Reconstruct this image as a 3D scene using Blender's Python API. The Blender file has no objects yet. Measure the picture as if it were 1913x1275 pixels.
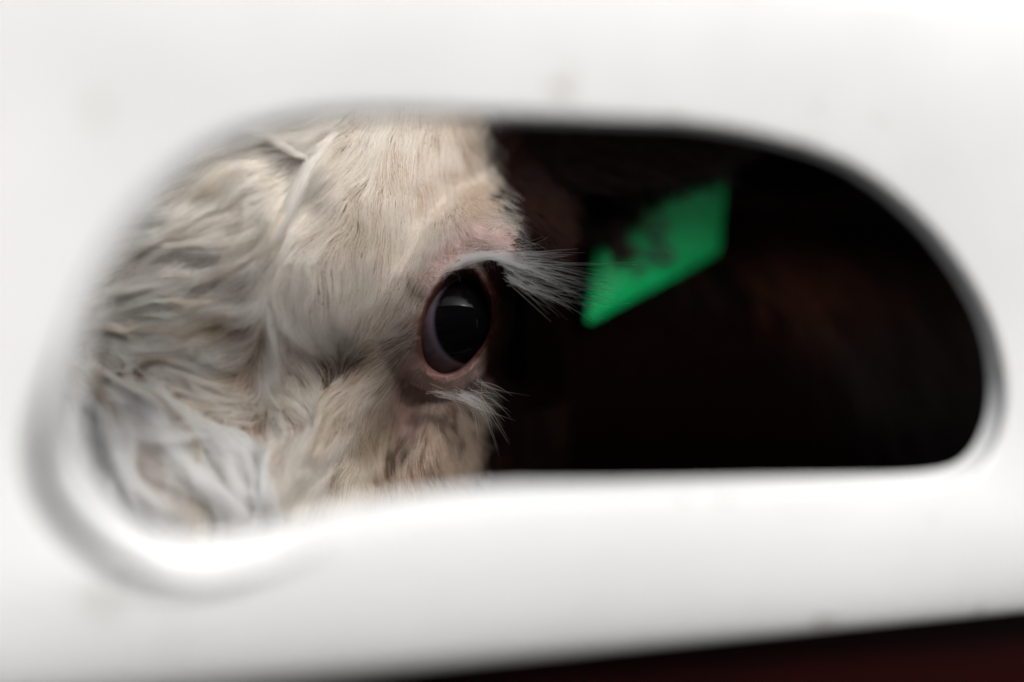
import bpy, bmesh, math, random
import numpy as np
from mathutils import Vector, Matrix
from mathutils.kdtree import KDTree
rng = np.random.default_rng(7); random.seed(7)
scene = bpy.context.scene
COL = scene.collection
R = math.radians

# ---------------------------------------------------------------- camera
CZ = 1.45
F = 50.0 / 36.0 * 1913.0
cam_d = bpy.data.cameras.new('camera'); cam = bpy.data.objects.new('camera', cam_d); COL.objects.link(cam)
cam.location = (0, 0, CZ); cam.rotation_euler = (R(90), 0, 0)
cam_d.lens = 50; cam_d.sensor_width = 36; cam_d.clip_start = 0.02; cam_d.clip_end = 800
cam_d.dof.use_dof = True; cam_d.dof.focus_distance = 0.468
cam_d.dof.aperture_fstop = 50.0 / 30.0; cam_d.dof.aperture_blades = 0
scene.camera = cam
# ---------------------------------------------------------------- sky and sun (bright overcast)
SUN_EL, SUN_AZ = 32, 146      # azimuth clockwise from +Y: high behind the camera, a little to its right
w = bpy.data.worlds.new('World'); scene.world = w; w.use_nodes = True
nt = w.node_tree; bg = nt.nodes['Background']
sky = nt.nodes.new('ShaderNodeTexSky'); sky.sky_type = 'NISHITA'; sky.sun_disc = False
sky.sun_elevation = R(SUN_EL); sky.sun_rotation = R(SUN_AZ)
sky.air_density = 1.0; sky.dust_density = 4.0; sky.ozone_density = 1.0
hs = nt.nodes.new('ShaderNodeHueSaturation'); hs.inputs['Saturation'].default_value = .32   # thin cloud greys the blue
nt.links.new(sky.outputs[0], hs.inputs['Color']); nt.links.new(hs.outputs[0], bg.inputs[0]); bg.inputs[1].default_value = 0.15
sl = bpy.data.lights.new('sun', 'SUN'); sl.energy = 0.9; sl.angle = R(18); sl.color = (1, .98, .96)
so = bpy.data.objects.new('sun', sl); COL.objects.link(so)
sd = Vector((math.sin(R(SUN_AZ)) * math.cos(R(SUN_EL)), math.cos(R(SUN_AZ)) * math.cos(R(SUN_EL)), math.sin(R(SUN_EL))))
so.rotation_euler = sd.to_track_quat('Z', 'Y').to_euler(); so.location = sd * 10
vs = scene.view_settings; vs.view_transform = 'Standard'; vs.look = 'None'; vs.gamma = 1; vs.exposure = 1.2
cy = scene.cycles; cy.use_denoising = True; cy.max_bounces = 10; cy.diffuse_bounces = 5; cy.glossy_bounces = 4
cy.transmission_bounces = 8; cy.transparent_max_bounces = 8; cy.sample_clamp_indirect = 8
scene.render.hair_type = 'STRAND'

# ---------------------------------------------------------------- helpers
def mat(name, build):
    m = bpy.data.materials.new(name); m.use_nodes = True
    n = m.node_tree.nodes; b = n['Principled BSDF']; build(m.node_tree, n, m.node_tree.links, b); return m
def noise_col(nt, n, l, b, c1, c2, scale, lo=.35, hi=.65, detail=6, coord='Object'):
    tc = n.new('ShaderNodeTexCoord'); no = n.new('ShaderNodeTexNoise'); no.inputs['Scale'].default_value = scale
    no.inputs['Detail'].default_value = detail; r = n.new('ShaderNodeValToRGB')
    r.color_ramp.elements[0].position = lo; r.color_ramp.elements[1].position = hi
    r.color_ramp.elements[0].color = (*c1, 1); r.color_ramp.elements[1].color = (*c2, 1)
    l.new(tc.outputs[coord], no.inputs['Vector']); l.new(no.outputs['Fac'], r.inputs[0]); l.new(r.outputs[0], b.inputs['Base Color'])
    return no, r, tc
def bump(nt, n, l, b, scale, dist, strength=.5, coord='Object', detail=5):
    tc = n.new('ShaderNodeTexCoord'); no = n.new('ShaderNodeTexNoise'); no.inputs['Scale'].default_value = scale
    no.inputs['Detail'].default_value = detail
    bp = n.new('ShaderNodeBump'); bp.inputs['Distance'].default_value = dist; bp.inputs['Strength'].default_value = strength
    l.new(tc.outputs[coord], no.inputs['Vector']); l.new(no.outputs['Fac'], bp.inputs['Height']); l.new(bp.outputs[0], b.inputs['Normal'])
def mesh_obj(name, verts, faces, m, parent=None, smooth=True):
    me = bpy.data.meshes.new(name); me.from_pydata([tuple(map(float, v)) for v in verts], [], faces)
    bm = bmesh.new(); bm.from_mesh(me); bmesh.ops.recalc_face_normals(bm, faces=bm.faces); bm.to_mesh(me); bm.free()
    if smooth: me.shade_smooth()
    me.materials.append(m); o = bpy.data.objects.new(name, me); COL.objects.link(o); o.parent = parent; return o
def empty(name, loc, label, cat, group=None):
    o = bpy.data.objects.new(name, None); COL.objects.link(o); o.location = loc
    o['label'] = label; o['category'] = cat
    if group: o['group'] = group
    bpy.context.view_layer.update(); return o
def adopt(o, parent):
    o.parent = parent; o.matrix_parent_inverse = parent.matrix_world.inverted()
def hair_obj(name, pts, rad, col, m, parent):
    """pts (N,K,3), rad (N,K), col (N,3)"""
    N, K, _ = pts.shape
    if name not in ('ear_hair', 'neck_hair', 'poll_hair'): pts = pts + np.array([0, 0, CZ])
    hc = bpy.data.hair_curves.new(name); hc.add_curves([K] * N)
    hc.points.foreach_set('position', pts.reshape(-1).astype(np.float32))
    ra = hc.attributes.get('radius') or hc.attributes.new('radius', 'FLOAT', 'POINT')
    ra.data.foreach_set('value', rad.reshape(-1).astype(np.float32))
    ca = hc.attributes.new('tint', 'FLOAT_COLOR', 'POINT')
    if col.ndim == 2: col = np.repeat(col[:, None, :], K, axis=1)
    c4 = np.ones((N * K, 4), np.float32); c4[:, :3] = col.reshape(-1, 3)
    ca.data.foreach_set('color', c4.reshape(-1))
    hc.materials.append(m); o = bpy.data.objects.new(name, hc); COL.objects.link(o); adopt(o, parent); return o
def hair_mat(name, rough=.45):
    m = bpy.data.materials.new(name); m.use_nodes = True; nt = m.node_tree; n = nt.nodes; l = nt.links
    for x in list(n): n.remove(x)
    out = n.new('ShaderNodeOutputMaterial'); at = n.new('ShaderNodeAttribute'); at.attribute_name = 'tint'
    h = n.new('ShaderNodeBsdfHairPrincipled'); h.parametrization = 'COLOR'
    h.inputs['Roughness'].default_value = rough; h.inputs['Radial Roughness'].default_value = .5
    h.inputs['Random Roughness'].default_value = .1
    l.new(at.outputs['Color'], h.inputs['Color']); l.new(h.outputs[0], out.inputs['Surface']); return m

# value noise on arrays (smooth 2D)
class VN:
    def __init__(s, seed, n=64):
        s.n = n; s.g = np.random.default_rng(seed).random((n, n)) * 2 - 1
    def __call__(s, x, y):
        xi = np.floor(x).astype(int); yi = np.floor(y).astype(int); fx = x - xi; fy = y - yi
        fx = fx * fx * (3 - 2 * fx); fy = fy * fy * (3 - 2 * fy); n = s.n
        a = s.g[xi % n, yi % n]; b = s.g[(xi + 1) % n, yi % n]; c = s.g[xi % n, (yi + 1) % n]; d = s.g[(xi + 1) % n, (yi + 1) % n]
        return (a * (1 - fx) + b * fx) * (1 - fy) + (c * (1 - fx) + d * fx) * fy

# ---------------------------------------------------------------- trailer (yawed 22 degrees, side wall 0.315 m from the camera)
NV = np.array([-.3748, .9271]); UV = np.array([.9271, .3748]); ORG = np.array([0, .340])
def TW(u, v, dpt):                       # trailer coordinates to world: along the wall, up, inwards
    return (ORG[0] + UV[0] * u + NV[0] * dpt, ORG[1] + UV[1] * u + NV[1] * dpt, CZ + v)
trailer = empty('livestock_trailer', TW(0, -1.45, 1.0), 'white slatted livestock trailer whose wall has the oblong hole the cow looks out of', 'trailer')

def paint(nt, n, l, b):
    no, r, tc = noise_col(nt, n, l, b, (.45, .455, .455), (.50, .505, .505), 14, .3, .7)
    # small scuffs and grime specks with their own shape
    n2 = n.new('ShaderNodeTexNoise'); n2.inputs['Scale'].default_value = 60; n2.inputs['Detail'].default_value = 8
    r2 = n.new('ShaderNodeValToRGB'); r2.color_ramp.elements[0].position = .64; r2.color_ramp.elements[1].position = .74
    mx = n.new('ShaderNodeMix'); mx.data_type = 'RGBA'; mx.inputs['B'].default_value = (.20, .18, .15, 1)
    l.new(tc.outputs['Object'], n2.inputs['Vector']); l.new(n2.outputs['Fac'], r2.inputs[0]); l.new(r2.outputs[0], mx.inputs['Factor'])
    l.new(r.outputs[0], mx.inputs['A']); l.new(mx.outputs['Result'], b.inputs['Base Color'])
    b.inputs['Roughness'].default_value = .38
M_white = mat('white_painted_aluminium', paint)
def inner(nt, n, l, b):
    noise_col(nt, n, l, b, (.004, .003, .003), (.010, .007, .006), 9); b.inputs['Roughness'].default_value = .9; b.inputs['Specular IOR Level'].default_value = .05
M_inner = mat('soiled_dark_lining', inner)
def maroon(nt, n, l, b):
    noise_col(nt, n, l, b, (.006, .0002, .0002), (.010, .0003, .0003), 20); b.inputs['Roughness'].default_value = .5
    b.inputs['Specular IOR Level'].default_value = .04
M_maroon = mat('maroon_paint', maroon)
def bedding(nt, n, l, b):
    noise_col(nt, n, l, b, (.015, .009, .005), (.05, .03, .016), 18); b.inputs['Roughness'].default_value = .95
M_floor = mat('dark_bedding', bedding)

def closed_spline(P, n):
    P = np.array(P, float); m = len(P)
    seg = np.linalg.norm(np.roll(P, -1, 0) - P, axis=1); acc = np.concatenate([[0], np.cumsum(seg)])
    out = []
    for s in np.linspace(0, acc[-1], n, endpoint=False):
        i = min(np.searchsorted(acc, s, 'right') - 1, m - 1); t = (s - acc[i]) / seg[i]
        p0, p1, p2, p3 = P[i - 1], P[i], P[(i + 1) % m], P[(i + 2) % m]
        out.append(.5 * ((2 * p1) + (-p0 + p2) * t + (2 * p0 - 5 * p1 + 4 * p2 - p3) * t * t + (-p0 + 3 * p1 - 3 * p2 + p3) * t ** 3))
    return np.array(out)
HB = closed_spline([(-97, -8), (-93, 9), (-84, 26), (-66, 44), (-39, 54), (0, 57.5), (40, 58.5), (66, 58.5), (93, 55), (117, 48), (142, 31), (160, 9), (166, -9), (165, -24), (157, -35.5), (140, -38.8), (90, -38.5), (40, -38.0), (0, -37.6), (-33, -41), (-58, -47), (-80, -45.5), (-97, -29)], 200) / 1000.
HB[:, 0] = -.127 + (HB[:, 0] + .127) * .935; HB[:, 1] *= .931
def offset(P, d):
    t = np.roll(P, -1, 0) - np.roll(P, 1, 0); t /= np.linalg.norm(t, axis=1)[:, None]
    nrm = np.stack([t[:, 1], -t[:, 0]], 1); c = P.mean(0)
    if ((P - c) * nrm).sum() < 0: nrm = -nrm
    return P + nrm * (d[:, None] if isinstance(d, np.ndarray) else d)
def smoothc(P, k=6):
    for _ in range(k): P = (np.roll(P, 1, 0) + 2 * P + np.roll(P, -1, 0)) / 4
    return P
VB, VT = -.0782, .1015                    # slat bottom and top
def slat(name, v0, u0, u1, holes, cw=.46, T=.006, re=.012):
    verts = []; faces = []; dkf = {}
    def add(u, v, d): verts.append(TW(u, v, d)); return len(verts) - 1
    reb = .026; lo, hi = VB + v0 + reb, VT + v0 - re
    ncell = int(round((u1 - u0) / cw))
    for c in range(ncell):
        ua = u0 + c * cw; ub = ua + cw; uc = (ua + ub) / 2
        if holes:
            P = HB.copy(); P[:, 1] += v0; off = uc - .036; P[:, 0] += off
            N = len(P); cen = np.array([uc, (lo + hi) / 2])
            rect = []
            for p in P:
                d = p - cen; k = min((cw / 2) / max(abs(d[0]), 1e-9), ((hi - lo) / 2) / max(abs(d[1]), 1e-9)); rect.append(cen + d * k)
            for ci in ((ua, lo), (ub, lo), (ub, hi), (ua, hi)):
                j = min(range(N), key=lambda q: (rect[q][0] - ci[0]) ** 2 + (rect[q][1] - ci[1]) ** 2); rect[j] = np.array(ci)
            rings = [([tuple(q) for q in rect], np.zeros(N))]; darkr = [0]
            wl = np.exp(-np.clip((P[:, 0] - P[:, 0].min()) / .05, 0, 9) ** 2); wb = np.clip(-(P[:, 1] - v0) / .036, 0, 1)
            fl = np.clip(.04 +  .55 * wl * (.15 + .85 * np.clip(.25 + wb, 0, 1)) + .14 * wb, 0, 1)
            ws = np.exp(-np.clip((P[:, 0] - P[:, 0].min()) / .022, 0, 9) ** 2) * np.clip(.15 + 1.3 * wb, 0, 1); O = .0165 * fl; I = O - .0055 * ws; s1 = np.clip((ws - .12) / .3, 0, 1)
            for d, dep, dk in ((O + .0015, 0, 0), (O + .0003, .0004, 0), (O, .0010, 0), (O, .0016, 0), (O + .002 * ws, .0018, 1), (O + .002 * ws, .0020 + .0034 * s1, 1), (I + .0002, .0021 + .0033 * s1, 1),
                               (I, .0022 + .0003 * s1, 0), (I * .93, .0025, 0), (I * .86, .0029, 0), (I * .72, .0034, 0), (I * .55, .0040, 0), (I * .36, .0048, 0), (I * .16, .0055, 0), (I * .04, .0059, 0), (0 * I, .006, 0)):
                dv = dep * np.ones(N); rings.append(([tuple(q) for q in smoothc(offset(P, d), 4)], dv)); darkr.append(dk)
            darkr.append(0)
            rings.append(([tuple(q) for q in rect], T * np.ones(N)))
            idx = [[add(a[0], a[1], float(dep[q])) for q, a in enumerate(ring)] for ring, dep in rings]
            for r in range(len(idx) - 1):
                for k in range(N):
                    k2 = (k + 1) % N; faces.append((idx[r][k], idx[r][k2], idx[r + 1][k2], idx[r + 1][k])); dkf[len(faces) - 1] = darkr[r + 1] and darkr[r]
        else:
            for dep in (0, T):
                faces.append((add(ua, lo, dep), add(ub, lo, dep), add(ub, hi, dep), add(ua, hi, dep)))
    prof = lambda s: [(re * math.sin(a) , re * (1 - math.cos(a))) for a in np.linspace(0, math.pi / 2, 8)]
    for sgn, base, rr_ in ((-1, lo, reb), (1, hi, re)):
        pr = [(base + sgn * x * rr_ / re, y * min(rr_, .0100) / re) for x, y in prof(0)] + [(base + sgn * rr_, .012)]
        pr.append((base, T))
        for i in range(len(pr) - 1):
            faces.append((add(u0, pr[i][0], pr[i][1]), add(u1, pr[i][0], pr[i][1]), add(u1, pr[i + 1][0], pr[i + 1][1]), add(u0, pr[i + 1][0], pr[i + 1][1])))
    bm = bmesh.new(); bv = [bm.verts.new(v) for v in verts]
    for q, f in enumerate(faces):
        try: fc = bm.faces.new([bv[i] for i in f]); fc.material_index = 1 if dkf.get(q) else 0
        except ValueError: pass
    bmesh.ops.remove_doubles(bm, verts=bm.verts, dist=1e-5); bmesh.ops.recalc_face_normals(bm, faces=bm.faces)
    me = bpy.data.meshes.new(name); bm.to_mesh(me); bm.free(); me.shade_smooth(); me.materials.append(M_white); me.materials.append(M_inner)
    o = bpy.data.objects.new(name, me); COL.objects.link(o); adopt(o, trailer); return o
U0 = .036 - .23 - .46 * 3; U1 = U0 + .46 * 9
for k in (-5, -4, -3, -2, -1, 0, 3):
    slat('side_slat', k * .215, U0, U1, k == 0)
# the top slats stop short around an unseen opening added to light the face
for ua, ub in ((U0, -.80), (.10, U1)):
    for k in (1, 2): slat('side_slat', k * .215, ua, ub, False, cw=ub - ua)
def boxo(name, u0, u1, v0, v1, d0, d1, m, parent=trailer):
    v = [TW(u, vv, d) for d in (d0, d1) for vv in (v0, v1) for u in (u0, u1)]
    f = [(0, 1, 3, 2), (4, 5, 7, 6), (0, 1, 5, 4), (2, 3, 7, 6), (0, 2, 6, 4), (1, 3, 7, 5)]
    o = mesh_obj(name, v, f, m, None, False); adopt(o, parent)
    bv = o.modifiers.new('bevel', 'BEVEL'); bv.width = .003; bv.segments = 2; return o
for k in range(5): boxo('reflection_bar', -.66 + k * .15, -.652 + k * .15, .1025, .5725, .004, .012, M_white)  # thin bars added to split the opening's reflection in the eye
# recessed maroon rails that close the slots between slats (the one above the hole is left open to the daylight)
for k in (-4, -3, -2, -1, 0):
    if k in (-1, 0):
        boxo('recessed_rail', U0, U1, k * .215 + VB - .050 + 0, k * .215 + VB + .012, .032, .040, M_maroon)
    else:
        boxo('recessed_rail', U0, U1, k * .215 + VB - .050, k * .215 + VB + .012, .032, .040, M_maroon)
boxo('trailer_floor', U0, U1, -1.25, -1.16, -.0, 2.2, M_floor)
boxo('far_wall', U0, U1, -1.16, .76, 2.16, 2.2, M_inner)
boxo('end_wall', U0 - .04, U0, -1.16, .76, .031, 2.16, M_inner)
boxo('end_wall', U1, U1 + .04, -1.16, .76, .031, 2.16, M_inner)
boxo('roof', U0 - .04, U1 + .04, .76, .80, -.01, 2.2, M_white)

# ---------------------------------------------------------------- ground
def gravel(nt, n, l, b):
    noise_col(nt, n, l, b, (.28, .275, .26), (.38, .375, .36), 6); b.inputs['Roughness'].default_value = .95
M_ground = mat('concrete_yard', gravel)
g = mesh_obj('ground', [(-300, -300, 0), (300, -300, 0), (300, 300, 0), (-300, 300, 0)], [(0, 1, 2, 3)], M_ground); g['kind'] = 'structure'
def rubber(nt, n, l, b): b.inputs['Base Color'].default_value = (.02, .02, .02, 1); b.inputs['Roughness'].default_value = .8

# unseen dark barn, added to darken the eye's reflection and block low sky
def tar(nt, n, l, b):
    noise_col(nt, n, l, b, (.012, .010, .009), (.035, .030, .026), 4); b.inputs['Roughness'].default_value = .8
M_tar = mat('blocker_boards', tar)
blocker_barn = empty('blocker_barn', (.5, -3.0, 0), 'unseen dark timber building added behind the viewer to darken the eye reflection', 'blocker_barn')
def planks(name, x0, x1, y0, y1, z0, z1, m, step=.18):
    v = []; f = []; x = x0
    while x < x1 - 1e-6:
        xe = min(x + step - .008, x1); b0 = len(v); j = random.uniform(0, .012)
        v += [(a, b + j, c) for c in (z0, z1) for a, b in ((x, y0), (xe, y0), (xe, y1), (x, y1))]
        f += [tuple(b0 + i for i in q) for q in ((0, 1, 2, 3), (4, 5, 6, 7), (0, 1, 5, 4), (1, 2, 6, 5), (2, 3, 7, 6), (3, 0, 4, 7))]; x += step
    o = mesh_obj(name, v, f, m, None, False); adopt(o, blocker_barn); return o
planks('wall', -5, 6, -3.06, -3.0, 0, 3.0, M_tar); planks('wall', -5, 6, -8.06, -8.0, 0, 3.0, M_tar)
planks('door', -.6, 1.2, -2.99, -2.95, .05, 2.4, M_tar, .2)
rv = [(-5.3, -2.7, 2.98), (6.3, -2.7, 2.98), (6.3, -5.5, 4.3), (-5.3, -5.5, 4.3), (-5.3, -8.3, 2.98), (6.3, -8.3, 2.98)]
rv += [(a, b, c + .08) for a, b, c in rv]
ro_ = mesh_obj('roof', rv, [(0, 1, 2, 3), (3, 2, 5, 4), (6, 7, 8, 9), (9, 8, 11, 10), (0, 1, 7, 6), (4, 5, 11, 10), (1, 2, 8, 7), (2, 5, 11, 8), (0, 3, 9, 6), (3, 4, 10, 9)], M_tar, None, False); adopt(ro_, blocker_barn)

# ---------------------------------------------------------------- the cow
XC, HW, DEP = -.107, .1125, .120
def px2xz(px, py, y): return (px - 956.5) / F * y, (637.5 - py) / F * y
def half_w(z): return HW * (1 - .10 * np.clip(z / .15, -1, 1) ** 2 * 1.0 - np.clip(-z - .07, 0, 1) * .9)
def y_front(z): return .453 + .03 * z - np.clip(-z - .08, 0, 1) * .10
def H_ell(x, z):
    s = np.clip(np.abs((x - XC) / half_w(z)), 0, .9999)
    return y_front(z) + DEP * (1 - np.sqrt(1 - s * s)) + -.008 * np.clip((x - XC) / HW, -1, 1)
EC = np.array([(829 - 956.5) / F * .482, .482, (637.5 - 603) / F * .482]); ER = .0192
def base_y(px, py):
    y = .45
    for _ in range(12):
        x, z = px2xz(px, py, y); y = float(H_ell(np.array(x), np.array(z)))
    return y
def P3(px, py, y=None):
    y = base_y(px, py) if y is None else y
    x, z = px2xz(px, py, y); return x, z
OPEN_PX = [(866, 503), (838, 513), (812, 545), (793, 585), (783, 630), (785, 668), (799, 694), (823, 706), (850, 702), (872, 686), (895, 660), (914, 628), (922, 592), (917, 556), (903, 524), (886, 507)]
OPEN = closed_spline([px2xz(a, b, .4625) for a, b in OPEN_PX], 96)
def poly_sd(x, z, P=OPEN):
    sh = x.shape; x = x.ravel(); z = z.ravel(); d = np.full(x.shape, 1e9); ins = np.zeros(x.shape, bool); n = len(P)
    for i in range(n):
        a, b = P[i], P[(i + 1) % n]; ab = b - a
        t = np.clip(((x - a[0]) * ab[0] + (z - a[1]) * ab[1]) / (ab @ ab), 0, 1)
        d = np.minimum(d, (x - a[0] - t * ab[0]) ** 2 + (z - a[1] - t * ab[1]) ** 2)
        c = ((a[1] > z) != (b[1] > z)); xx = ab[0] * (z - a[1]) / (ab[1] if abs(ab[1]) > 1e-12 else 1e-12) + a[0]
        ins ^= c & (x < xx)
    d = np.sqrt(d); return np.where(ins, -d, d).reshape(sh)
def path_d(x, z, P):
    d = np.full(x.shape, 1e9)
    for i in range(len(P) - 1):
        a, b = np.array(P[i]), np.array(P[i + 1]); ab = b - a
        t = np.clip(((x - a[0]) * ab[0] + (z - a[1]) * ab[1]) / (ab @ ab), 0, 1)
        d = np.minimum(d, (x - a[0] - t * ab[0]) ** 2 + (z - a[1] - t * ab[1]) ** 2)
    return np.sqrt(d)
def smin(a, b, k): 
    h = np.clip(.5 + .5 * (b - a) / k, 0, 1); return b * (1 - h) + a * h - k * h * (1 - h)
def sst(e0, e1, x): t = np.clip((x - e0) / (e1 - e0), 0, 1); return t * t * (3 - 2 * t)
BUMPS = [  # px, py, sx, sy (px), rotation deg, amplitude mm (+ = deeper)
    (632, 694, 46, 36, 25, 6), (705, 845, 36, 95, -24, 18), (585, 830, 36, 95, -36, -7), (600, 640, 45, 60, 0, -2),
    (830, 850, 62, 70, 0, -7), (270, 900, 150, 95, -28, -24), (490, 640, 34, 130, 8, -1.5), (545, 390, 40, 120, -24, -1.5),
    (720, 360, 60, 120, 0, -4), (860, 330, 60, 90, 0, -5), (480, 800, 25, 18, 0, 5), (735, 610, 42, 90, -8, -5), (560, 350, 30, 60, 20, 4)]
_B = []
for (a, b, sx, sy, r, am) in BUMPS:
    y = base_y(a, b); x, z = px2xz(a, b, y); _B.append((x, z, sx * y / F, sy * y / F, R(r), am / 1000))
def PP(l, y=None): return [P3(a, b, y) for a, b in l]
LID_ARC = PP([(812, 520), (828, 490), (852, 462), (882, 448), (912, 452), (938, 466), (952, 490)], .463)
CREASE = PP([(783, 540), (806, 478), (835, 425), (872, 402)], .468)
SHELF = PP([(915, 480), (940, 500), (950, 530)], .470)
LOW_ARC = PP([(776, 700), (798, 722), (825, 734), (860, 730), (888, 712)], .468)
TEAR = PP([(772, 690), (766, 740), (758, 800)], .466)
wrk_n1, wrk_n2 = VN(3), VN(4)
def H(x, z):
    x = np.asarray(x, float); z = np.asarray(z, float)
    h = H_ell(x, z)
    for (bx, bz, sx, sz, r, am) in _B:
        dx, dz = x - bx, z - bz; c, s = math.cos(r), math.sin(r)
        u = (dx * c + dz * s) / sx; v = (-dx * s + dz * c) / sz
        h = h + am * np.exp(-.5 * (u * u + v * v))
    # the orbit stands out of the skull as a ball
    an = np.arctan2(z - EC[2], x - EC[0]); ro = .0222 + .0015 * sst(0, .02, z - EC[2]) + .0040 * np.exp(-.5 * ((an - R(42)) / R(30)) ** 2)
    rr = (x - EC[0]) ** 2 + ((z - EC[2]) * .93) ** 2
    orb = np.where(rr < ro * ro * .985, EC[1] + .001 - np.sqrt(np.maximum(ro * ro - rr, 1e-9)), EC[1] + .03 + (np.sqrt(rr) - ro) * 3)
    orb = np.where(rr < ro * ro * .985, orb, np.maximum(orb, EC[1]))
    h = smin(h, orb, .011)
    g = lambda P, s: np.exp(-.5 * (path_d(x, z, P) / s) ** 2)
    dl = path_d(x, z, LID_ARC); rt = .0085
    tube = .4700 - np.sqrt(np.maximum(rt * rt - dl * dl, 1e-9)); tube = np.where(dl < rt * .93, tube, .4700 - rt * .3676 + (dl - rt * .93) * 2.2)
    h = smin(h, tube, .007)
    h = h - .0025 * g(LOW_ARC, .0030) + .0014 * g(TEAR, .0022)
    sd_ = poly_sd(x, z)
    near = np.exp(-np.clip(sd_, 0, 1) / .008)
    h = h + near * (.00035 * wrk_n1(x * 900, z * 500) + .00018 * wrk_n2(x * 2200, z * 1500))
    h = h - .0007 * np.exp(-.5 * ((sd_ - .0012) / .0008) ** 2)
    h = np.where(sd_ < .0, np.maximum(h, h * 0 + h) + .013 * sst(0, .0028, -sd_), h)
    return h

def skin(nt, n, l, b):
    at = n.new('ShaderNodeAttribute'); at.attribute_name = 'hide'
    tc = n.new('ShaderNodeTexCoord'); no = n.new('ShaderNodeTexNoise'); no.inputs['Scale'].default_value = 260; no.inputs['Detail'].default_value = 6
    r = n.new('ShaderNodeValToRGB'); r.color_ramp.elements[0].position = .3; r.color_ramp.elements[1].position = .7
    r.color_ramp.elements[0].color = (.72, .66, .62, 1); r.color_ramp.elements[1].color = (1.1, 1.1, 1.1, 1)
    mx = n.new('ShaderNodeMix'); mx.data_type = 'RGBA'; mx.blend_type = 'MULTIPLY'; mx.inputs['Factor'].default_value = 1
    l.new(tc.outputs['Object'], no.inputs['Vector']); l.new(no.outputs['Fac'], r.inputs[0]); l.new(at.outputs['Color'], mx.inputs['A']); l.new(r.outputs[0], mx.inputs['B'])
    l.new(mx.outputs['Result'], b.inputs['Base Color']); b.inputs['Roughness'].default_value = .5
    sm = n.new('ShaderNodeMath'); sm.operation = 'MULTIPLY'; sm.inputs[1].default_value = .9; l.new(at.outputs['Fac'], sm.inputs[0]); l.new(sm.outputs[0], b.inputs['Specular IOR Level'])
    b.inputs['Subsurface Weight'].default_value = .15; b.inputs['Subsurface Radius'].default_value = (.004, .0015, .001); b.inputs['Subsurface Scale'].default_value = 1
    bump(nt, n, l, b, 1400, .0004, .6)
M_skin = mat('cow_hide', skin)

cow = empty('cow', (.9, 1.2, .29), 'brown cow with curly cream face and pink eyelid looking out through the trailer hole', 'cow')

# head as a closed ring loft
def dens(knots, n):
    k = np.array(knots); xs = np.linspace(k[0, 0], k[-1, 0], 4000); d = np.interp(xs, k[:, 0], k[:, 1]); c = np.concatenate([[0], np.cumsum((d[1:] + d[:-1]) / 2)])
    return np.interp(np.linspace(0, c[-1], n), c, xs)
zs = dens([(-.36, .03), (-.09, .12), (-.045, .5), (-.033, 2.4), (.045, 2.4), (.055, .5), (.09, .15), (.155, .05)], 330)
tq = math.pi / 2
ts = dens([(-math.pi, .02), (-tq, .04), (-.7, .08), (.0, .3), (.75, .45), (.78, 2.), (1.30, 2.), (1.5, 1.2), (tq, 1.), (1.75, .12), (math.pi, .02)], 420)[:-1]
T_, Z_ = np.meshgrid(ts, zs)
hwz = half_w(Z_)
X_ = XC + hwz * np.sin(T_)
front = np.cos(T_) > 0
Hf = H(X_, Z_)
yw = y_front(Z_) + DEP + -.008 * np.clip((X_ - XC) / HW, -1, 1)
backd = .10 + .05 * np.clip((Z_ + .1) / .2, 0, 1)
Y_ = np.where(front, np.minimum(Hf, yw + .004 * 0), yw - backd * np.cos(T_))
# close the two ends
nz, ntt = X_.shape
def endround(k): # shrink near top and bottom
    return k
V = np.stack([X_, Y_, Z_ + CZ], -1)
faces = []
idx = np.arange(nz * ntt).reshape(nz, ntt)
A = idx[:-1, :]; B = np.roll(A, -1, 1); D = idx[1:, :]; C_ = np.roll(D, -1, 1)
faces = np.stack([A, B, C_, D], -1).reshape(-1, 4).tolist()
Vf = V.reshape(-1, 3).tolist()
for row, zz in ((0, -.395), (nz - 1, .175)):
    ring = V[row]; c = ring.mean(0)
    prev = idx[row].tolist()
    for k, (f, dz) in enumerate(((.9, .35), (.7, .7), (.4, .92))):
        base = len(Vf); z0 = ring[0, 2]
        for q in ring: 
            p = c + (q - c) * f; Vf.append([p[0], p[1], z0 + (zz + CZ - z0) * dz])
        cur = list(range(base, base + ntt))
        for j in range(ntt):
            j2 = (j + 1) % ntt; faces.append([prev[j], prev[j2], cur[j2], cur[j]])
        prev = cur
    Vf.append([c[0], c[1], zz + CZ]); ti = len(Vf) - 1
    for j in range(ntt): faces.append([prev[j], prev[(j + 1) % ntt], ti])
head = mesh_obj('body', Vf, faces, M_skin)
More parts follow.
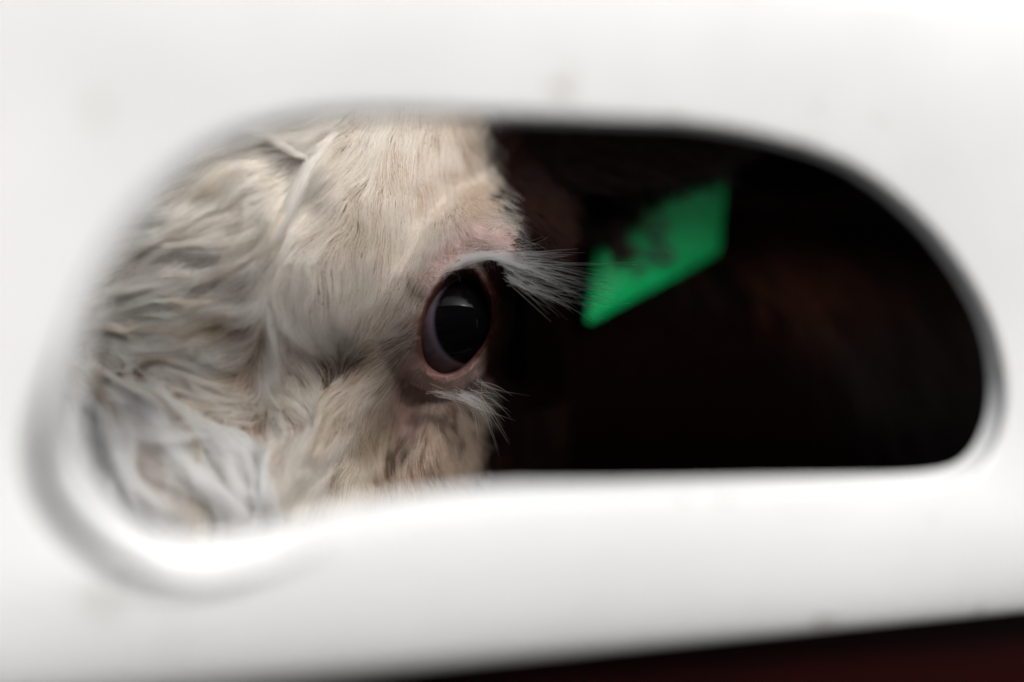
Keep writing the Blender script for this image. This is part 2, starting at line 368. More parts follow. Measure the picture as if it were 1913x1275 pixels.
# trunk, neck, legs, ears, tail as one skinned figure
nodes = {}
sk = [ # name, pos, radius xy, parent
    ('chest', (.80, 1.00, 1.22), (.27, .30), None), ('withers', (.66, .93, 1.34), (.22, .25), 'chest'), ('neck', (.36, .82, 1.36), (.15, .19), 'withers'),
    ('neckb', (.08, .70, 1.40), (.11, .13), 'neck'), ('poll', (-.07, .60, 1.43), (.085, .09), 'neckb'),
    ('belly', (1.20, 1.17, 1.16), (.33, .34), 'chest'), ('loin', (1.55, 1.31, 1.20), (.30, .30), 'belly'), ('rump', (1.92, 1.46, 1.24), (.24, .26), 'loin'),
    ('tailtop', (2.14, 1.55, 1.32), (.04, .04), 'rump'), ('tailmid', (2.20, 1.58, 1.0), (.022, .022), 'tailtop'), ('tailend', (2.20, 1.58, .62), (.04, .04), 'tailmid')]
for s, o in ((-1, 'near'), (1, 'far')):
    ox, oy = -.3748 * .17 * s, .9271 * .17 * s
    sk += [('sh' + o, (.72 + ox, .97 + oy, 1.05), (.12, .13), 'chest'), ('elb' + o, (.74 + ox, .98 + oy, .82), (.075, .08), 'sh' + o), ('kn' + o, (.72 + ox, .97 + oy, .58), (.05, .05), 'elb' + o),
           ('ft' + o, (.72 + ox, .97 + oy, .38), (.036, .036), 'kn' + o), ('hf' + o, (.69 + ox, .96 + oy, .318), (.05, .045), 'ft' + o),
           ('hp' + o, (1.88 + ox, 1.44 + oy, 1.05), (.15, .15), 'rump'), ('st' + o, (1.80 + ox, 1.41 + oy, .84), (.09, .09), 'hp' + o), ('hk' + o, (1.96 + ox, 1.47 + oy, .66), (.05, .055), 'st' + o),
           ('rf' + o, (1.92 + ox, 1.46 + oy, .40), (.036, .036), 'hk' + o), ('rh' + o, (1.89 + ox, 1.45 + oy, .318), (.05, .045), 'rf' + o)]
me = bpy.data.meshes.new('trunk'); nm = [s[0] for s in sk]
me.from_pydata([s[1] for s in sk], [(nm.index(s[3]), i) for i, s in enumerate(sk) if s[3]], [])
tr = bpy.data.objects.new('trunk', me); COL.objects.link(tr); tr.modifiers.new('s', 'SKIN'); sb = tr.modifiers.new('u', 'SUBSURF'); sb.levels = 3; sb.render_levels = 3
for i, s in enumerate(sk): me.skin_vertices[0].data[i].radius = s[2]; me.skin_vertices[0].data[i].use_root = (i == 0)
dg = bpy.context.evaluated_depsgraph_get(); te = bpy.data.meshes.new_from_object(tr.evaluated_get(dg)); bpy.data.objects.remove(tr)
# ears: thick leaf lofts
def ear_mesh(base, tip, down, wid, th=.006, fwd=(-.15, -1, 0)):
    base, tip = Vector(base), Vector(tip); ax = tip - base; L = ax.length; ax.normalize()
    dn = Vector(down); dn = (dn - ax * dn.dot(ax)).normalized(); nr = ax.cross(dn)
    vs_, fs = [], []; n, m = 22, 24
    for i in range(n + 1):
        t = i / n; w_ = wid * (math.sin(math.pi * min(1, (t * .86 + .12))) ** .8) * .5 + .004
        cen = base + ax * L * t + dn * .018 * t * t
        for j in range(m):
            a = 2 * math.pi * j / m; c, s = math.cos(a), math.sin(a)
            cup = -.28 * wid * (c * c) * (1 - .3 * t)
            vs_.append(cen + dn * w_ * c + nr * (th * s * (1.4 - t) + cup))
    for i in range(n):
        for j in range(m):
            j2 = (j + 1) % m; fs.append((i * m + j, i * m + j2, (i + 1) * m + j2, (i + 1) * m + j))
    fs.append(tuple(range(m))); fs.append(tuple(n * m + j for j in range(m)))
    return vs_, fs
EAR = dict(base=(-.02, .555, CZ + .078), tip=(.122, .562, CZ + .142), down=(0, -.25, -1), wid=.098)
ears = [ear_mesh(**EAR), ear_mesh((-.19, .56, CZ + .09), (-.36, .60, CZ + .06), (0, -.25, -1), .09)]
bm = bmesh.new(); bm.from_mesh(head.data); 
try:
    def as_obj(name, vv, ff):
        o = mesh_obj(name, vv, ff, M_skin); return o
    cut = bpy.data.objects.new('t', te); COL.objects.link(cut)
    parts = [cut] + [as_obj('e', *e) for e in ears]
    for p_ in parts:
        md = head.modifiers.new('b', 'BOOLEAN'); md.operation = 'UNION'; md.solver = 'EXACT'; md.object = p_
    dg = bpy.context.evaluated_depsgraph_get(); nm_ = bpy.data.meshes.new_from_object(head.evaluated_get(dg))
    n_head = len(head.data.vertices)
    print('BODY verts', n_head, '->', len(nm_.vertices))
    head.modifiers.clear(); head.data = nm_
    for p_ in parts: bpy.data.objects.remove(p_)
except Exception as ex:
    print('boolean failed', ex)
bm.free()
body = head; adopt(body, cow); body.data.shade_smooth()
if not body.data.materials: body.data.materials.append(M_skin)
# hide colour: white face, pink eyelids, brown coat
nv = len(body.data.vertices); co = np.empty(nv * 3, np.float32); body.data.vertices.foreach_get('co', co); co = co.reshape(-1, 3)
cx, cyy, cz = co[:, 0], co[:, 1], co[:, 2] - CZ
def to_px(x, y, z): return 956.5 + F * x / y, 637.5 - F * z / y
bx_, by_ = to_px(cx, np.maximum(cyy, .2), cz)
def white_edge(py): return np.interp(py, [150, 240, 300, 380, 430, 560, 700, 800, 900, 1000], [902, 908, 918, 934, 962, 918, 925, 912, 893, 880])
BROWN = np.array([.0035, .0013, .0010]); CREAM = np.array([.30, .22, .17]); PINK = np.array([.46, .33, .30]); DPINK = np.array([.15, .065, .055])
wn = VN(11)
wob = 14 * wn(cx * 200, cz * 200)
iswhite = (bx_ + wob < white_edge(by_)) & (cyy < .53) & (cx < .012)
iswhite &= ~((cyy > .497) & (bx_ > 925))
iswhite |= (cyy < .56) & (cz < -.08) & (cx < -.02)
col = np.where(iswhite[:, None], CREAM, BROWN)
near = (cx > -.06) & (cx < .02) & (np.abs(cz) < .05) & (cyy < .52)
sdv = np.full(nv, 1.); sdv[near] = poly_sd(cx[near].astype(float), cz[near].astype(float))
lidd = np.full(nv, 1.); lidd[near] = np.minimum(path_d(cx[near].astype(float), cz[near].astype(float), LID_ARC), path_d(cx[near].astype(float), cz[near].astype(float), LOW_ARC))
teard = np.full(nv, 1.); teard[near] = path_d(cx[near].astype(float), cz[near].astype(float), TEAR)
k = (1 - sst(.001, .0045, sdv))[:, None] * (.25 + .6 * sst(795, 825, bx_))[:, None]; k = np.maximum(k, (1 - sst(.003, .009, lidd))[:, None]); k = np.maximum(k, .85 * (1 - sst(.002, .008, teard))[:, None])
col = col * (1 - k) + PINK * k
k2 = (1 - sst(.0002, .0012, sdv))[:, None]; lowm = sst(660, 700, by_)[:, None]; col = col * (1 - k2) + (DPINK * (1 - lowm) + np.array([.34, .19, .17]) * lowm) * k2
dk = (sst(890, 915, bx_) * sst(470, 492, by_) * (1 - sst(700, 730, by_)) * (cyy < .52))[:, None]; col = col * (1 - dk) + np.array([.040, .014, .011]) * dk  # shade right of the eye painted into the hide colour
ca = body.data.color_attributes.new('hide', 'FLOAT_COLOR', 'POINT'); c4 = np.ones((nv, 4), np.float32); c4[:, :3] = col; ca.data.foreach_set('color', c4.ravel())

# ---------------------------------------------------------------- eye
GAZE = Vector((math.sin(R(40)) * math.cos(R(1)), -math.cos(R(40)) * math.cos(R(1)), math.sin(R(1)))).normalized()
def eye_mat(nt, n, l, b):
    at = n.new('ShaderNodeAttribute'); at.attribute_name = 'iris'; tc = n.new('ShaderNodeTexCoord')
    l.new(at.outputs['Color'], b.inputs['Base Color']); b.inputs['Roughness'].default_value = .045; b.inputs['IOR'].default_value = 1.36
    b.inputs['Specular IOR Level'].default_value = .14
    no = n.new('ShaderNodeTexNoise'); no.inputs['Scale'].default_value = 500; bp = n.new('ShaderNodeBump'); bp.inputs['Distance'].default_value = .00002; bp.inputs['Strength'].default_value = .3
    l.new(tc.outputs['Object'], no.inputs['Vector']); l.new(no.outputs['Fac'], bp.inputs['Height']); l.new(bp.outputs[0], b.inputs['Normal'])
M_eye = mat('wet_eye', eye_mat)
bm = bmesh.new(); bmesh.ops.create_uvsphere(bm, u_segments=200, v_segments=160, radius=1)
q = GAZE.to_track_quat('Z', 'Y').to_matrix()
roll = R(-14); ax1 = Vector((math.cos(roll) * GAZE.y * -1, math.cos(roll) * GAZE.x, math.sin(roll))); 
side = GAZE.cross(Vector((0, 0, 1))).normalized(); up = side.cross(GAZE).normalized()
if side.x < 0: side = -side
s2 = side * math.cos(roll) + up * math.sin(roll); u2 = -side * math.sin(roll) + up * math.cos(roll)
eye_cols = []; nn = VN(21, 128)
for v in bm.verts:
    d = (q @ v.co).normalized(); a = d.dot(s2); b_ = d.dot(u2); g_ = d.dot(GAZE)
    e = math.hypot(a / .74, b_ / .74) if g_ > 0 else 9     # 1 at the limbus
    r_ = ER
    if e < 1.15: r_ = ER + .0016 * (1 - sst(0, 1.15, e))
    v.co = d * r_ + Vector(EC) + Vector((0, 0, CZ))
    th = math.atan2(b_, a)
    streak = float(nn(np.array(th * 22), np.array(e * 3)))
    pupil = math.hypot(a / .60, b_ / .44)
    iris = Vector((.0065, .0052, .0055)) * (1 + .55 * streak)
    pup = Vector((.0042, .0044, .0055))
    c = pup.lerp(iris, float(sst(.85, 1.15, pupil)))
    limb = Vector((.16, .13, .17)); scl = Vector((.12, .078, .088)) * (1 + .2 * float(nn(np.array(a * 14 + 30), np.array(b_ * 14 + 30))))
    dark = Vector((.07, .035, .04))
    scl = scl.lerp(dark, float(sst(1.22, 1.55, e)))
    if e > .94: c = c.lerp(limb, float(sst(.95, 1.03, e)))
    if e > 1.03: c = c.lerp(scl, float(sst(1.03, 1.12, e)))
    eye_cols.append((c[0], c[1], c[2], 1))
me = bpy.data.meshes.new('eye'); bm.to_mesh(me); bm.free(); me.shade_smooth(); me.materials.append(M_eye)
ca = me.color_attributes.new('iris', 'FLOAT_COLOR', 'POINT'); ca.data.foreach_set('color', np.array(eye_cols, np.float32).ravel())
eye = bpy.data.objects.new('eye', me); COL.objects.link(eye); adopt(eye, cow)

# ---------------------------------------------------------------- face hair
GX = np.arange(-.235, .030, .0005); GZ = np.arange(-.11, .13, .0005)
gx, gz = np.meshgrid(GX, GZ, indexing='ij'); GH = H(gx, gz)
GHs = GH.copy()
GHs = np.minimum(GHs, .60)
GNx, GNz = np.gradient(GHs, .0005)
def samp(G, x, z):
    fx = np.clip((x - GX[0]) / .0005, 0, len(GX) - 1.001); fz = np.clip((z - GZ[0]) / .0005, 0, len(GZ) - 1.001)
    i = fx.astype(int); j = fz.astype(int); fx = fx - i; fz = fz - j
    return (G[i, j] * (1 - fx) + G[i + 1, j] * fx) * (1 - fz) + (G[i, j + 1] * (1 - fx) + G[i + 1, j + 1] * fx) * fz
# px,py, dir(px right, down), length mm, lift, clump size mm, clump strength
FL = [
    # forehead, left of the parting: wavy hair sweeping left
    (560, 255, -1, .25, 26, .35, 3.2, .8), (480, 290, -1, .35, 30, .4, 3.5, .85), (400, 300, -1, .55, 30, .4, 3.5, .85), (330, 380, -.9, .6, 30, .4, 3.5, .9), (430, 400, -1, .42, 30, .4, 3.5, .9),
    (250, 450, -.95, .5, 28, .4, 3.5, .9), (350, 480, -1, .15, 30, .38, 3.5, .9), (450, 500, -.95, .4, 28, .35, 3.5, .9), (220, 560, -1, .15, 26, .4, 3.5, .9), (330, 580, -1, .1, 28, .38, 3.5, .9),
    (440, 590, -1, .2, 26, .35, 3.5, .9), (220, 650, -1, -.1, 26, .4, 3.5, .9), (330, 670, -1, -.15, 26, .35, 3.5, .9), (430, 690, -1, -.1, 24, .32, 3.2, .9), (460, 760, -1, -.2, 22, .3, 3.2, .9),
    (100, 560, -1, .1, 26, .4, 3.5, .9), (380, 740, -1, -.35, 24, .35, 3.5, .9),
    # the long lock of the parting
    (620, 265, -.75, .65, 34, .5, 4.0, .95), (570, 330, -.6, .8, 34, .55, 4.5, .95), (520, 430, -.5, .85, 30, .5, 4, .95), (505, 520, -.4, .9, 24, .4, 3.5, .9),
    # right of the parting
    (600, 380, -.75, .6, 26, .35, 3., .85), (590, 450, -.65, .75, 24, .35, 3., .85), (650, 320, -.7, .6, 24, .3, 3, .8), (560, 520, -.3, .95, 20, .25, 2.8, .7),
    (700, 280, -.15, 1, 18, .18, 2.4, .6), (700, 400, -.15, 1, 17, .15, 2.4, .6), (690, 500, -.05, 1, 15, .15, 2.4, .6), (760, 320, 0, 1, 14, .14, 2, .6), (770, 430, -.15, 1, 12, .14, 2, .55), (840, 280, .05, 1, 12, .15, 1.8, .55),
    (900, 290, .55, .85, 13, .35, 1.8, .6), (840, 360, .1, 1, 9, .16, 1.6, .5), (905, 370, .75, .7, 9, .3, 1.8, .6), (760, 500, -.25, 1, 10, .15, 1.8, .5), (900, 250, .5, .85, 13, .35, 1.8, .6), (930, 390, .9, .45, 8, .35, 1.8, .6),
    # beside and under the eye
    (500, 600, .0, 1, 20, .25, 2.8, .8), (490, 690, -.05, 1, 20, .25, 2.8, .8), (560, 620, .3, .95, 18, .22, 2.6, .75), (600, 560, .1, 1, 18, .2, 2.6, .65), (550, 700, .45, .9, 20, .25, 2.6, .85), (590, 670, .6, .8, 18, .22, 2.4, .8),
    (560, 770, .75, .65, 18, .25, 2.6, .85), (510, 760, .35, .95, 16, .25, 2.6, .8),
    (720, 600, -.5, .85, 9, .18, 1.6, .5), (745, 560, -.35, .95, 8, .18, 1.4, .5), (740, 640, -.95, .35, 8, .25, 1.4, .55), (700, 660, -.95, .3, 11, .22, 1.8, .6), (660, 620, -.4, .9, 14, .18, 2.2, .6), (760, 680, -.7, .8, 7, .2, 1.5, .5),
    (700, 710, -.75, .7, 14, .22, 2.2, .7), (640, 740, -.7, .7, 20, .25, 2.8, .8), (590, 810, -.5, .9, 24, .3, 3, .85), (650, 800, -.4, .95, 22, .25, 2.6, .8), (720, 780, -.3, 1, 10, .2, 1.8, .6), (570, 900, -.45, .9, 22, .3, 3, .85), (640, 880, -.35, .95, 20, .25, 2.8, .8),
    (520, 840, -.55, .85, 22, .35, 3, .85),
    (800, 780, -.05, 1, 5, .3, 1.2, .5), (760, 840, -.25, 1, 6, .3, 1.3, .55), (850, 780, .35, .95, 6, .35, 1.3, .6), (870, 850, .25, 1, 8, .3, 1.5, .6), (800, 880, .3, .95, 8, .3, 1.5, .55), (900, 800, .5, .9, 7, .4, 1.4, .6), (710, 880, .3, .95, 8, .25, 1.6, .55),
    # bright curls that poke out of the hole, lower left
    (180, 720, .85, .45, 34, .5, 4.5, .9), (260, 740, .85, .45, 34, .5, 4.5, .9), (340, 780, .85, .5, 32, .45, 4.5, .9), (420, 830, .85, .5, 30, .4, 4, .9), (180, 820, .6, .8, 34, .5, 4.5, .9), (260, 850, .65, .75, 34, .5, 4.5, .9),
    (340, 880, .7, .8, 32, .5, 4.5, .9), (420, 900, .35, 1, 28, .4, 4, .9), (300, 950, .5, .9, 32, .5, 4.5, .9), (400, 1000, .1, 1, 26, .4, 4, .9), (200, 950, .5, .85, 30, .5, 4.5, .9), (490, 900, .05, 1, 24, .4, 3.5, .9), (100, 760, .7, .6, 30, .5, 4.5, .9), (480, 830, .5, .5, 22, .35, 3.5, .9)]
FL = np.array(FL, float); FL[:, 2:4] /= np.linalg.norm(FL[:, 2:4], axis=1)[:, None]
GP = 10; fpx = np.arange(-100, 1100, GP); fpy = np.arange(100, 1150, GP); PXg, PYg = np.meshgrid(fpx, fpy, indexing='ij')
W = 1 / (((PXg[..., None] - FL[:, 0]) ** 2 + (PYg[..., None] - FL[:, 1]) ** 2) + 150.) ** 2.0
W /= W.sum(-1, keepdims=True); FG = np.tensordot(W, FL[:, 2:], axes=([2], [0]))
def fsamp(px, py):
    a = np.clip((px - fpx[0]) / GP, 0, len(fpx) - 1.001); b = np.clip((py - fpy[0]) / GP, 0, len(fpy) - 1.001)
    i = a.astype(int); j = b.astype(int); a = (a - i)[:, None]; b = (b - j)[:, None]
    return (FG[i, j] * (1 - a) + FG[i + 1, j] * a) * (1 - b) + (FG[i, j + 1] * (1 - a) + FG[i + 1, j + 1] * a) * b
nwave = VN(31, 128); nlen = VN(32, 128)
def march(x, z, K, ang, lenmul, liftmul, wav, LM=None):
    y = samp(GHs, x, z); P = [np.stack([x, y, z], 1)]; p = P[0].copy()
    px, py = to_px(p[:, 0], p[:, 1], p[:, 2]); f0 = fsamp(px, py); L = f0[:, 2] / 1000 * lenmul; lift0 = f0[:, 3] * liftmul
    for k in range(1, K):
        px, py = to_px(p[:, 0], p[:, 1], p[:, 2]); f = fsamp(px, py); d = f[:, :2]; d = d / (np.linalg.norm(d, axis=1)[:, None] + 1e-6)
        wv = ang + wav * np.clip(L / .02, 0, 1.2) * nwave(px / 34 + py / 140 + 40, py / 22 + 30)
        c, s = np.cos(wv), np.sin(wv); dx = d[:, 0] * c - d[:, 1] * s; dz = -(d[:, 0] * s + d[:, 1] * c)
        hx = np.clip(samp(GNx, p[:, 0], p[:, 2]), -3, 3); hz = np.clip(samp(GNz, p[:, 0], p[:, 2]), -3, 3)
        t = np.stack([dx, hx * dx + hz * dz, dz], 1); t /= np.linalg.norm(t, axis=1)[:, None]
        nr = np.stack([hx, -np.ones_like(hx), hz], 1); nr /= np.linalg.norm(nr, axis=1)[:, None]
        u = k / (K - 1); el = lift0 * (1.5 - 2.1 * u)
        v = t + nr * el[:, None]; v /= np.linalg.norm(v, axis=1)[:, None]
        p = p + v * (L / (K - 1))[:, None]
        hy = samp(GHs, p[:, 0], p[:, 2]) - .0006
        p[:, 1] = np.where((p[:, 1] > hy) , hy, p[:, 1])
        P.append(p.copy())
    return np.stack(P, 1), L
nwave0 = VN(77, 128)
# roots uniformly over the surface area
nA = GHs.shape; area = np.sqrt(1 + np.clip(GNx, -4, 4) ** 2 + np.clip(GNz, -4, 4) ** 2)
gpx, gpy = to_px(gx, GHs, gz); SD = poly_sd(gx, gz)
lid_g = path_d(gx, gz, LID_ARC); low_g = path_d(gx, gz, LOW_ARC); tear_g = path_d(gx, gz, TEAR)
vis = (gpx > 40) & (gpx < 1010) & (gpy > 120) & (gpy < 1090) & (SD > .0009) & (GH < .535)
edge = white_edge(gpy) + 10 * wn(gx * 200, gz * 200) + 20 * nwave0(gx * 700, gz * 420)
white_m = vis & (gpx < edge) & ~((gpx > 893 + np.clip(gpy - 485, -20, 0) * 0) & (gpy > 500) & (gpy < 715))
bald = np.clip(1 - .95 * np.exp(-.5 * (tear_g / .0042) ** 2) - .55 * np.exp(-.5 * (low_g / .003) ** 2) - .45 * np.exp(-.5 * (lid_g / .004) ** 2) - .5 * (SD < .003), .04, 1)
M_dark = bpy.data.materials.new('dark_coat_hair'); M_dark.use_nodes = True; _b = M_dark.node_tree.nodes['Principled BSDF']; _a = M_dark.node_tree.nodes.new('ShaderNodeAttribute'); _a.attribute_name = 'tint'
M_dark.node_tree.links.new(_a.outputs['Color'], _b.inputs['Base Color']); _b.inputs['Roughness'].default_value = .5; _b.inputs['Specular IOR Level'].default_value = .12
K = 9
def roots(mask_w, n):
    pw = (mask_w * area).ravel(); pw = pw / pw.sum(); i = rng.choice(pw.size, n, p=pw)
    return gx.ravel()[i] + (rng.random(n) - .5) * .0005, gz.ravel()[i] + (rng.random(n) - .5) * .0005
def lidmul(x, z): # short hair on the lids
    d = samp(np.minimum(SD, .05), x, z); l2 = samp(np.minimum(lid_g, .05), x, z)
    lf = 1 - sst(-.029, -.024, x)
    return np.clip(.22 + .22 * lf + .78 * sst(.003 - .002 * lf, .013 - .006 * lf, d), 0, 1) * np.clip(.3 + .7 * sst(.003, .009, l2), 0, 1)
NH = 85000
hx_, hz_ = roots(white_m * bald, NH)
nG = 6000; gw = np.where(gpx < 660, .22, 1.); gxr, gzr = roots(white_m * gw, nG)
gl = lidmul(gxr, gzr) * rng.uniform(.8, 1.25, nG)
GPTS, GL = march(gxr, gzr, K, rng.normal(0, .17, nG), gl, 1.0 + rng.uniform(-.9, .9, nG) * (.35 + .65 * (1 - sst(470, 620, to_px(gxr, samp(GHs, gxr, gzr), gzr)[0]))), .30)
CP, CL = march(hx_, hz_, K, rng.normal(0, .13, NH), lidmul(hx_, hz_) * rng.uniform(.7, 1.1, NH), rng.uniform(.7, 1.3, NH), .36)
# sub-guides give the locks two sizes: every strand follows its nearest guide
kd = KDTree(nG)
for i in range(nG): kd.insert((gxr[i], gzr[i], 0), i)
kd.balance()
gi = np.array([kd.find((hx_[i] + d1, hz_[i] + d2, 0))[1] for i, (d1, d2) in enumerate(rng.normal(0, .0004, (NH, 2)))])
hpx, hpy = to_px(CP[:, 0, 0], CP[:, 0, 1], CP[:, 0, 2]); ff = fsamp(hpx, hpy); cl = ff[:, 5] * sst(.1, .8, lidmul(hx_, hz_)) * (1 - .22 * sst(480, 620, hpx))
u = np.linspace(0, 1, K)[None, :]
wgt = (cl[:, None] * (u ** .8))[..., None] * .93
tgt = GPTS[gi]; tot = CP * (1 - wgt) + (tgt + rng.normal(0, .00016, (NH, 1, 3)) + rng.normal(0, .00010, (NH, K, 3))) * wgt
fly = rng.random(NH) < .05; tot[fly] = CP[fly]
# tints: cream hairs, some dirty brown locks
gt = rng.random(nG); big = VN(41); base_n = .5 + .5 * big(hx_ * 90, hz_ * 90)
dirty = np.clip(.55 * gt[gi] + .45 * base_n, 0, 1)
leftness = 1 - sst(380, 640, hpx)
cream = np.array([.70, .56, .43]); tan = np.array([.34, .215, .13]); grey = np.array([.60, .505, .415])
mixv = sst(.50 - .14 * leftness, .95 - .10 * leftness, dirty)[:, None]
tint = cream * (1 - mixv) + tan * mixv; gsel = (rng.random(NH) < .3)[:, None]; tint = np.where(gsel, tint * .5 + grey * .5, tint)
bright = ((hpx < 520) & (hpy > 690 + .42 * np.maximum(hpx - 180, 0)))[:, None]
tint = np.where(bright, tint * .2 + np.array([.97, .88, .75]) * .8, tint)  # sunlight on the lower-left tuft painted as whiter hair
# dried mud on some clumps of the cheek
mudg = (rng.random(nG) < .10); gpx0, gpy0 = to_px(gxr, GPTS[:, 0, 1], gzr)
mudzone = (gpx0 > 700) & (gpy0 > 770); fleck = (rng.random(nG) < .012)
mud = ((mudg & mudzone) | fleck)[gi][:, None] & (rng.random(NH) < .8)[:, None]
tint = np.where(mud, np.array([.10, .065, .04]), tint)
cheek = (sst(745, 800, hpy) * sst(640, 700, hpx))[:, None]; tint = tint * (1 - cheek * .35) + np.array([.36, .26, .18]) * cheek * .35
lidt = (1 - sst(.003, .011, samp(np.minimum(np.minimum(SD, lid_g), .05), hx_, hz_)))[:, None]
tint = tint * (1 - lidt * .6) + np.array([.82, .72, .64]) * lidt * .6
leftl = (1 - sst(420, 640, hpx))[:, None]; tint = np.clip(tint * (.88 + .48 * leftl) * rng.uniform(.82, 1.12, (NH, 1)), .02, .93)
hpx5, hpy5 = to_px(tot[:, 5, 0], tot[:, 5, 1], tot[:, 5, 2])
FK = [(762, 812), (775, 806), (788, 818), (796, 812), (770, 826), (884, 782), (892, 790), (728, 852), (735, 862), (722, 884), (744, 838), (820, 868), (700, 736), (708, 742), (628, 688), (640, 700), (852, 800), (618, 700), (650, 680), (608, 706), (634, 676), (662, 690), (790, 862), (860, 848)] + [(rng.uniform(700, 890), rng.uniform(775, 905)) for _ in range(24)]
for a_, b_ in FK:
    rr2 = (rng.uniform(2.5, 5.0) if a_ > 690 else 6) ; rr2 *= 1.3; dd = ((hpx5 - a_) / rr2) ** 2 + ((hpy5 - b_) / (rr2 * 1.9)) ** 2
    tint = np.where((dd < 1)[:, None], np.array([.035, .022, .014]), tint)
# longer strands are darker and browner towards the root
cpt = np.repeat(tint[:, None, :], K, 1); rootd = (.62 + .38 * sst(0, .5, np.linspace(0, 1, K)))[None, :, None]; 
root_brown = np.array([.19, .12, .075]); rw = (1 - sst(0, .55, np.linspace(0, 1, K)))[None, :, None] * .75 * (CL[:, None, None] > .007)
cpt = cpt * (1 - rw) + np.minimum(cpt, root_brown) * rw
rad = .000075 * (1 - .75 * u ** 2) * np.clip(CL / .014, .55, 1.15)[:, None] * np.ones((NH, K))
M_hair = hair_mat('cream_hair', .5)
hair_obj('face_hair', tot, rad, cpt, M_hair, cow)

# the two long locks that fall from the parting
def lock(path, n, spread, y0, up):
    P = np.array(path, float); K2 = 16; tt = np.linspace(0, 1, K2); s_ = np.linspace(0, 1, len(P))
    lx = np.interp(tt, s_, P[:, 0]); ly = np.interp(tt, s_, P[:, 1])
    for _ in range(2): lx[1:-1] = (lx[:-2] + 2 * lx[1:-1] + lx[2:]) / 4; ly[1:-1] = (ly[:-2] + 2 * ly[1:-1] + ly[2:]) / 4
    d_ = np.stack([np.gradient(lx), np.gradient(ly)], 1); d_ /= np.linalg.norm(d_, axis=1)[:, None]
    off = rng.normal(0, 1, (n, 1)); wv = .25 * np.sin(tt[None] * rng.uniform(3, 7, (n, 1)) + rng.uniform(0, 6, (n, 1)))
    wd = spread * (1.1 - .75 * tt[None] ** 1.5) * sst(-.25, .35, tt)[None] ; q = (off + wv) * wd
    X = lx[None] - d_[None, :, 1] * q; Yp = ly[None] + d_[None, :, 0] * q
    st_ = rng.random((n, 1)) * .35; 
    yb = np.array([base_y(a, b) for a, b in zip(lx, ly)])[None] - up * np.sin(np.pi * np.clip(tt * .8 + .12, 0, 1))[None] - .0015 * np.sqrt(np.maximum(0, 4 - off ** 2)) - .0015 + rng.normal(0, .0004, (n, 1))
    x_, z_ = px2xz(X, Yp, yb); pts = np.stack([x_, yb * np.ones_like(x_), z_], -1)
    # strands start at different places along the lock
    i0 = (rng.random(n) ** 2 * 7).astype(int); u_ = np.linspace(0, 1, K2)
    out = np.empty_like(pts)
    for k3 in range(3): 
        f_ = (i0 / (K2 - 1))[:, None] + (1 - (i0 / (K2 - 1))[:, None]) * u_[None]; out[..., k3] = np.stack([np.interp(f_[i], tt, pts[i, :, k3]) for i in range(n)])
    c_ = np.array([.80, .68, .56]) * rng.uniform(.45, 1.0, (n, 1)) * .9
    hair_obj('forehead_lock', out, .00009 * (1 - .75 * u_[None] ** 3) * np.ones((n, 1)), np.clip(c_, 0, .9), M_hair, cow)
lock([(628, 246), (600, 275), (570, 320), (548, 370), (528, 420), (510, 465), (500, 505)], 420, 8.0, .44, .0018)
lock([(598, 305), (560, 292), (520, 268), (480, 250), (430, 243), (390, 248)], 150, 6, .44, .0015)
# brown coat hair behind the white mask and on the head's side
NB = 9000
bxr, bzr = roots((vis | ((gpx > 880) & (gpx < 1060) & (GH < .60) & (gpy > 120) & (gpy < 1090))) * (gpx >= edge - 8) * (SD > .004), NB)
BP, BL = march(bxr, bzr, 6, rng.normal(.1, .3, NB), rng.uniform(.8, 1.3, NB), rng.uniform(.6, 1.4, NB), .3)
bc = np.array([.020, .007, .005]) * rng.uniform(.5, 1.5, (NB, 1))
hair_obj('brown_head_hair', BP, .00007 * (1 - .7 * np.linspace(0, 1, 6)[None, :] ** 2) * np.ones((NB, 6)), bc, M_dark, cow)

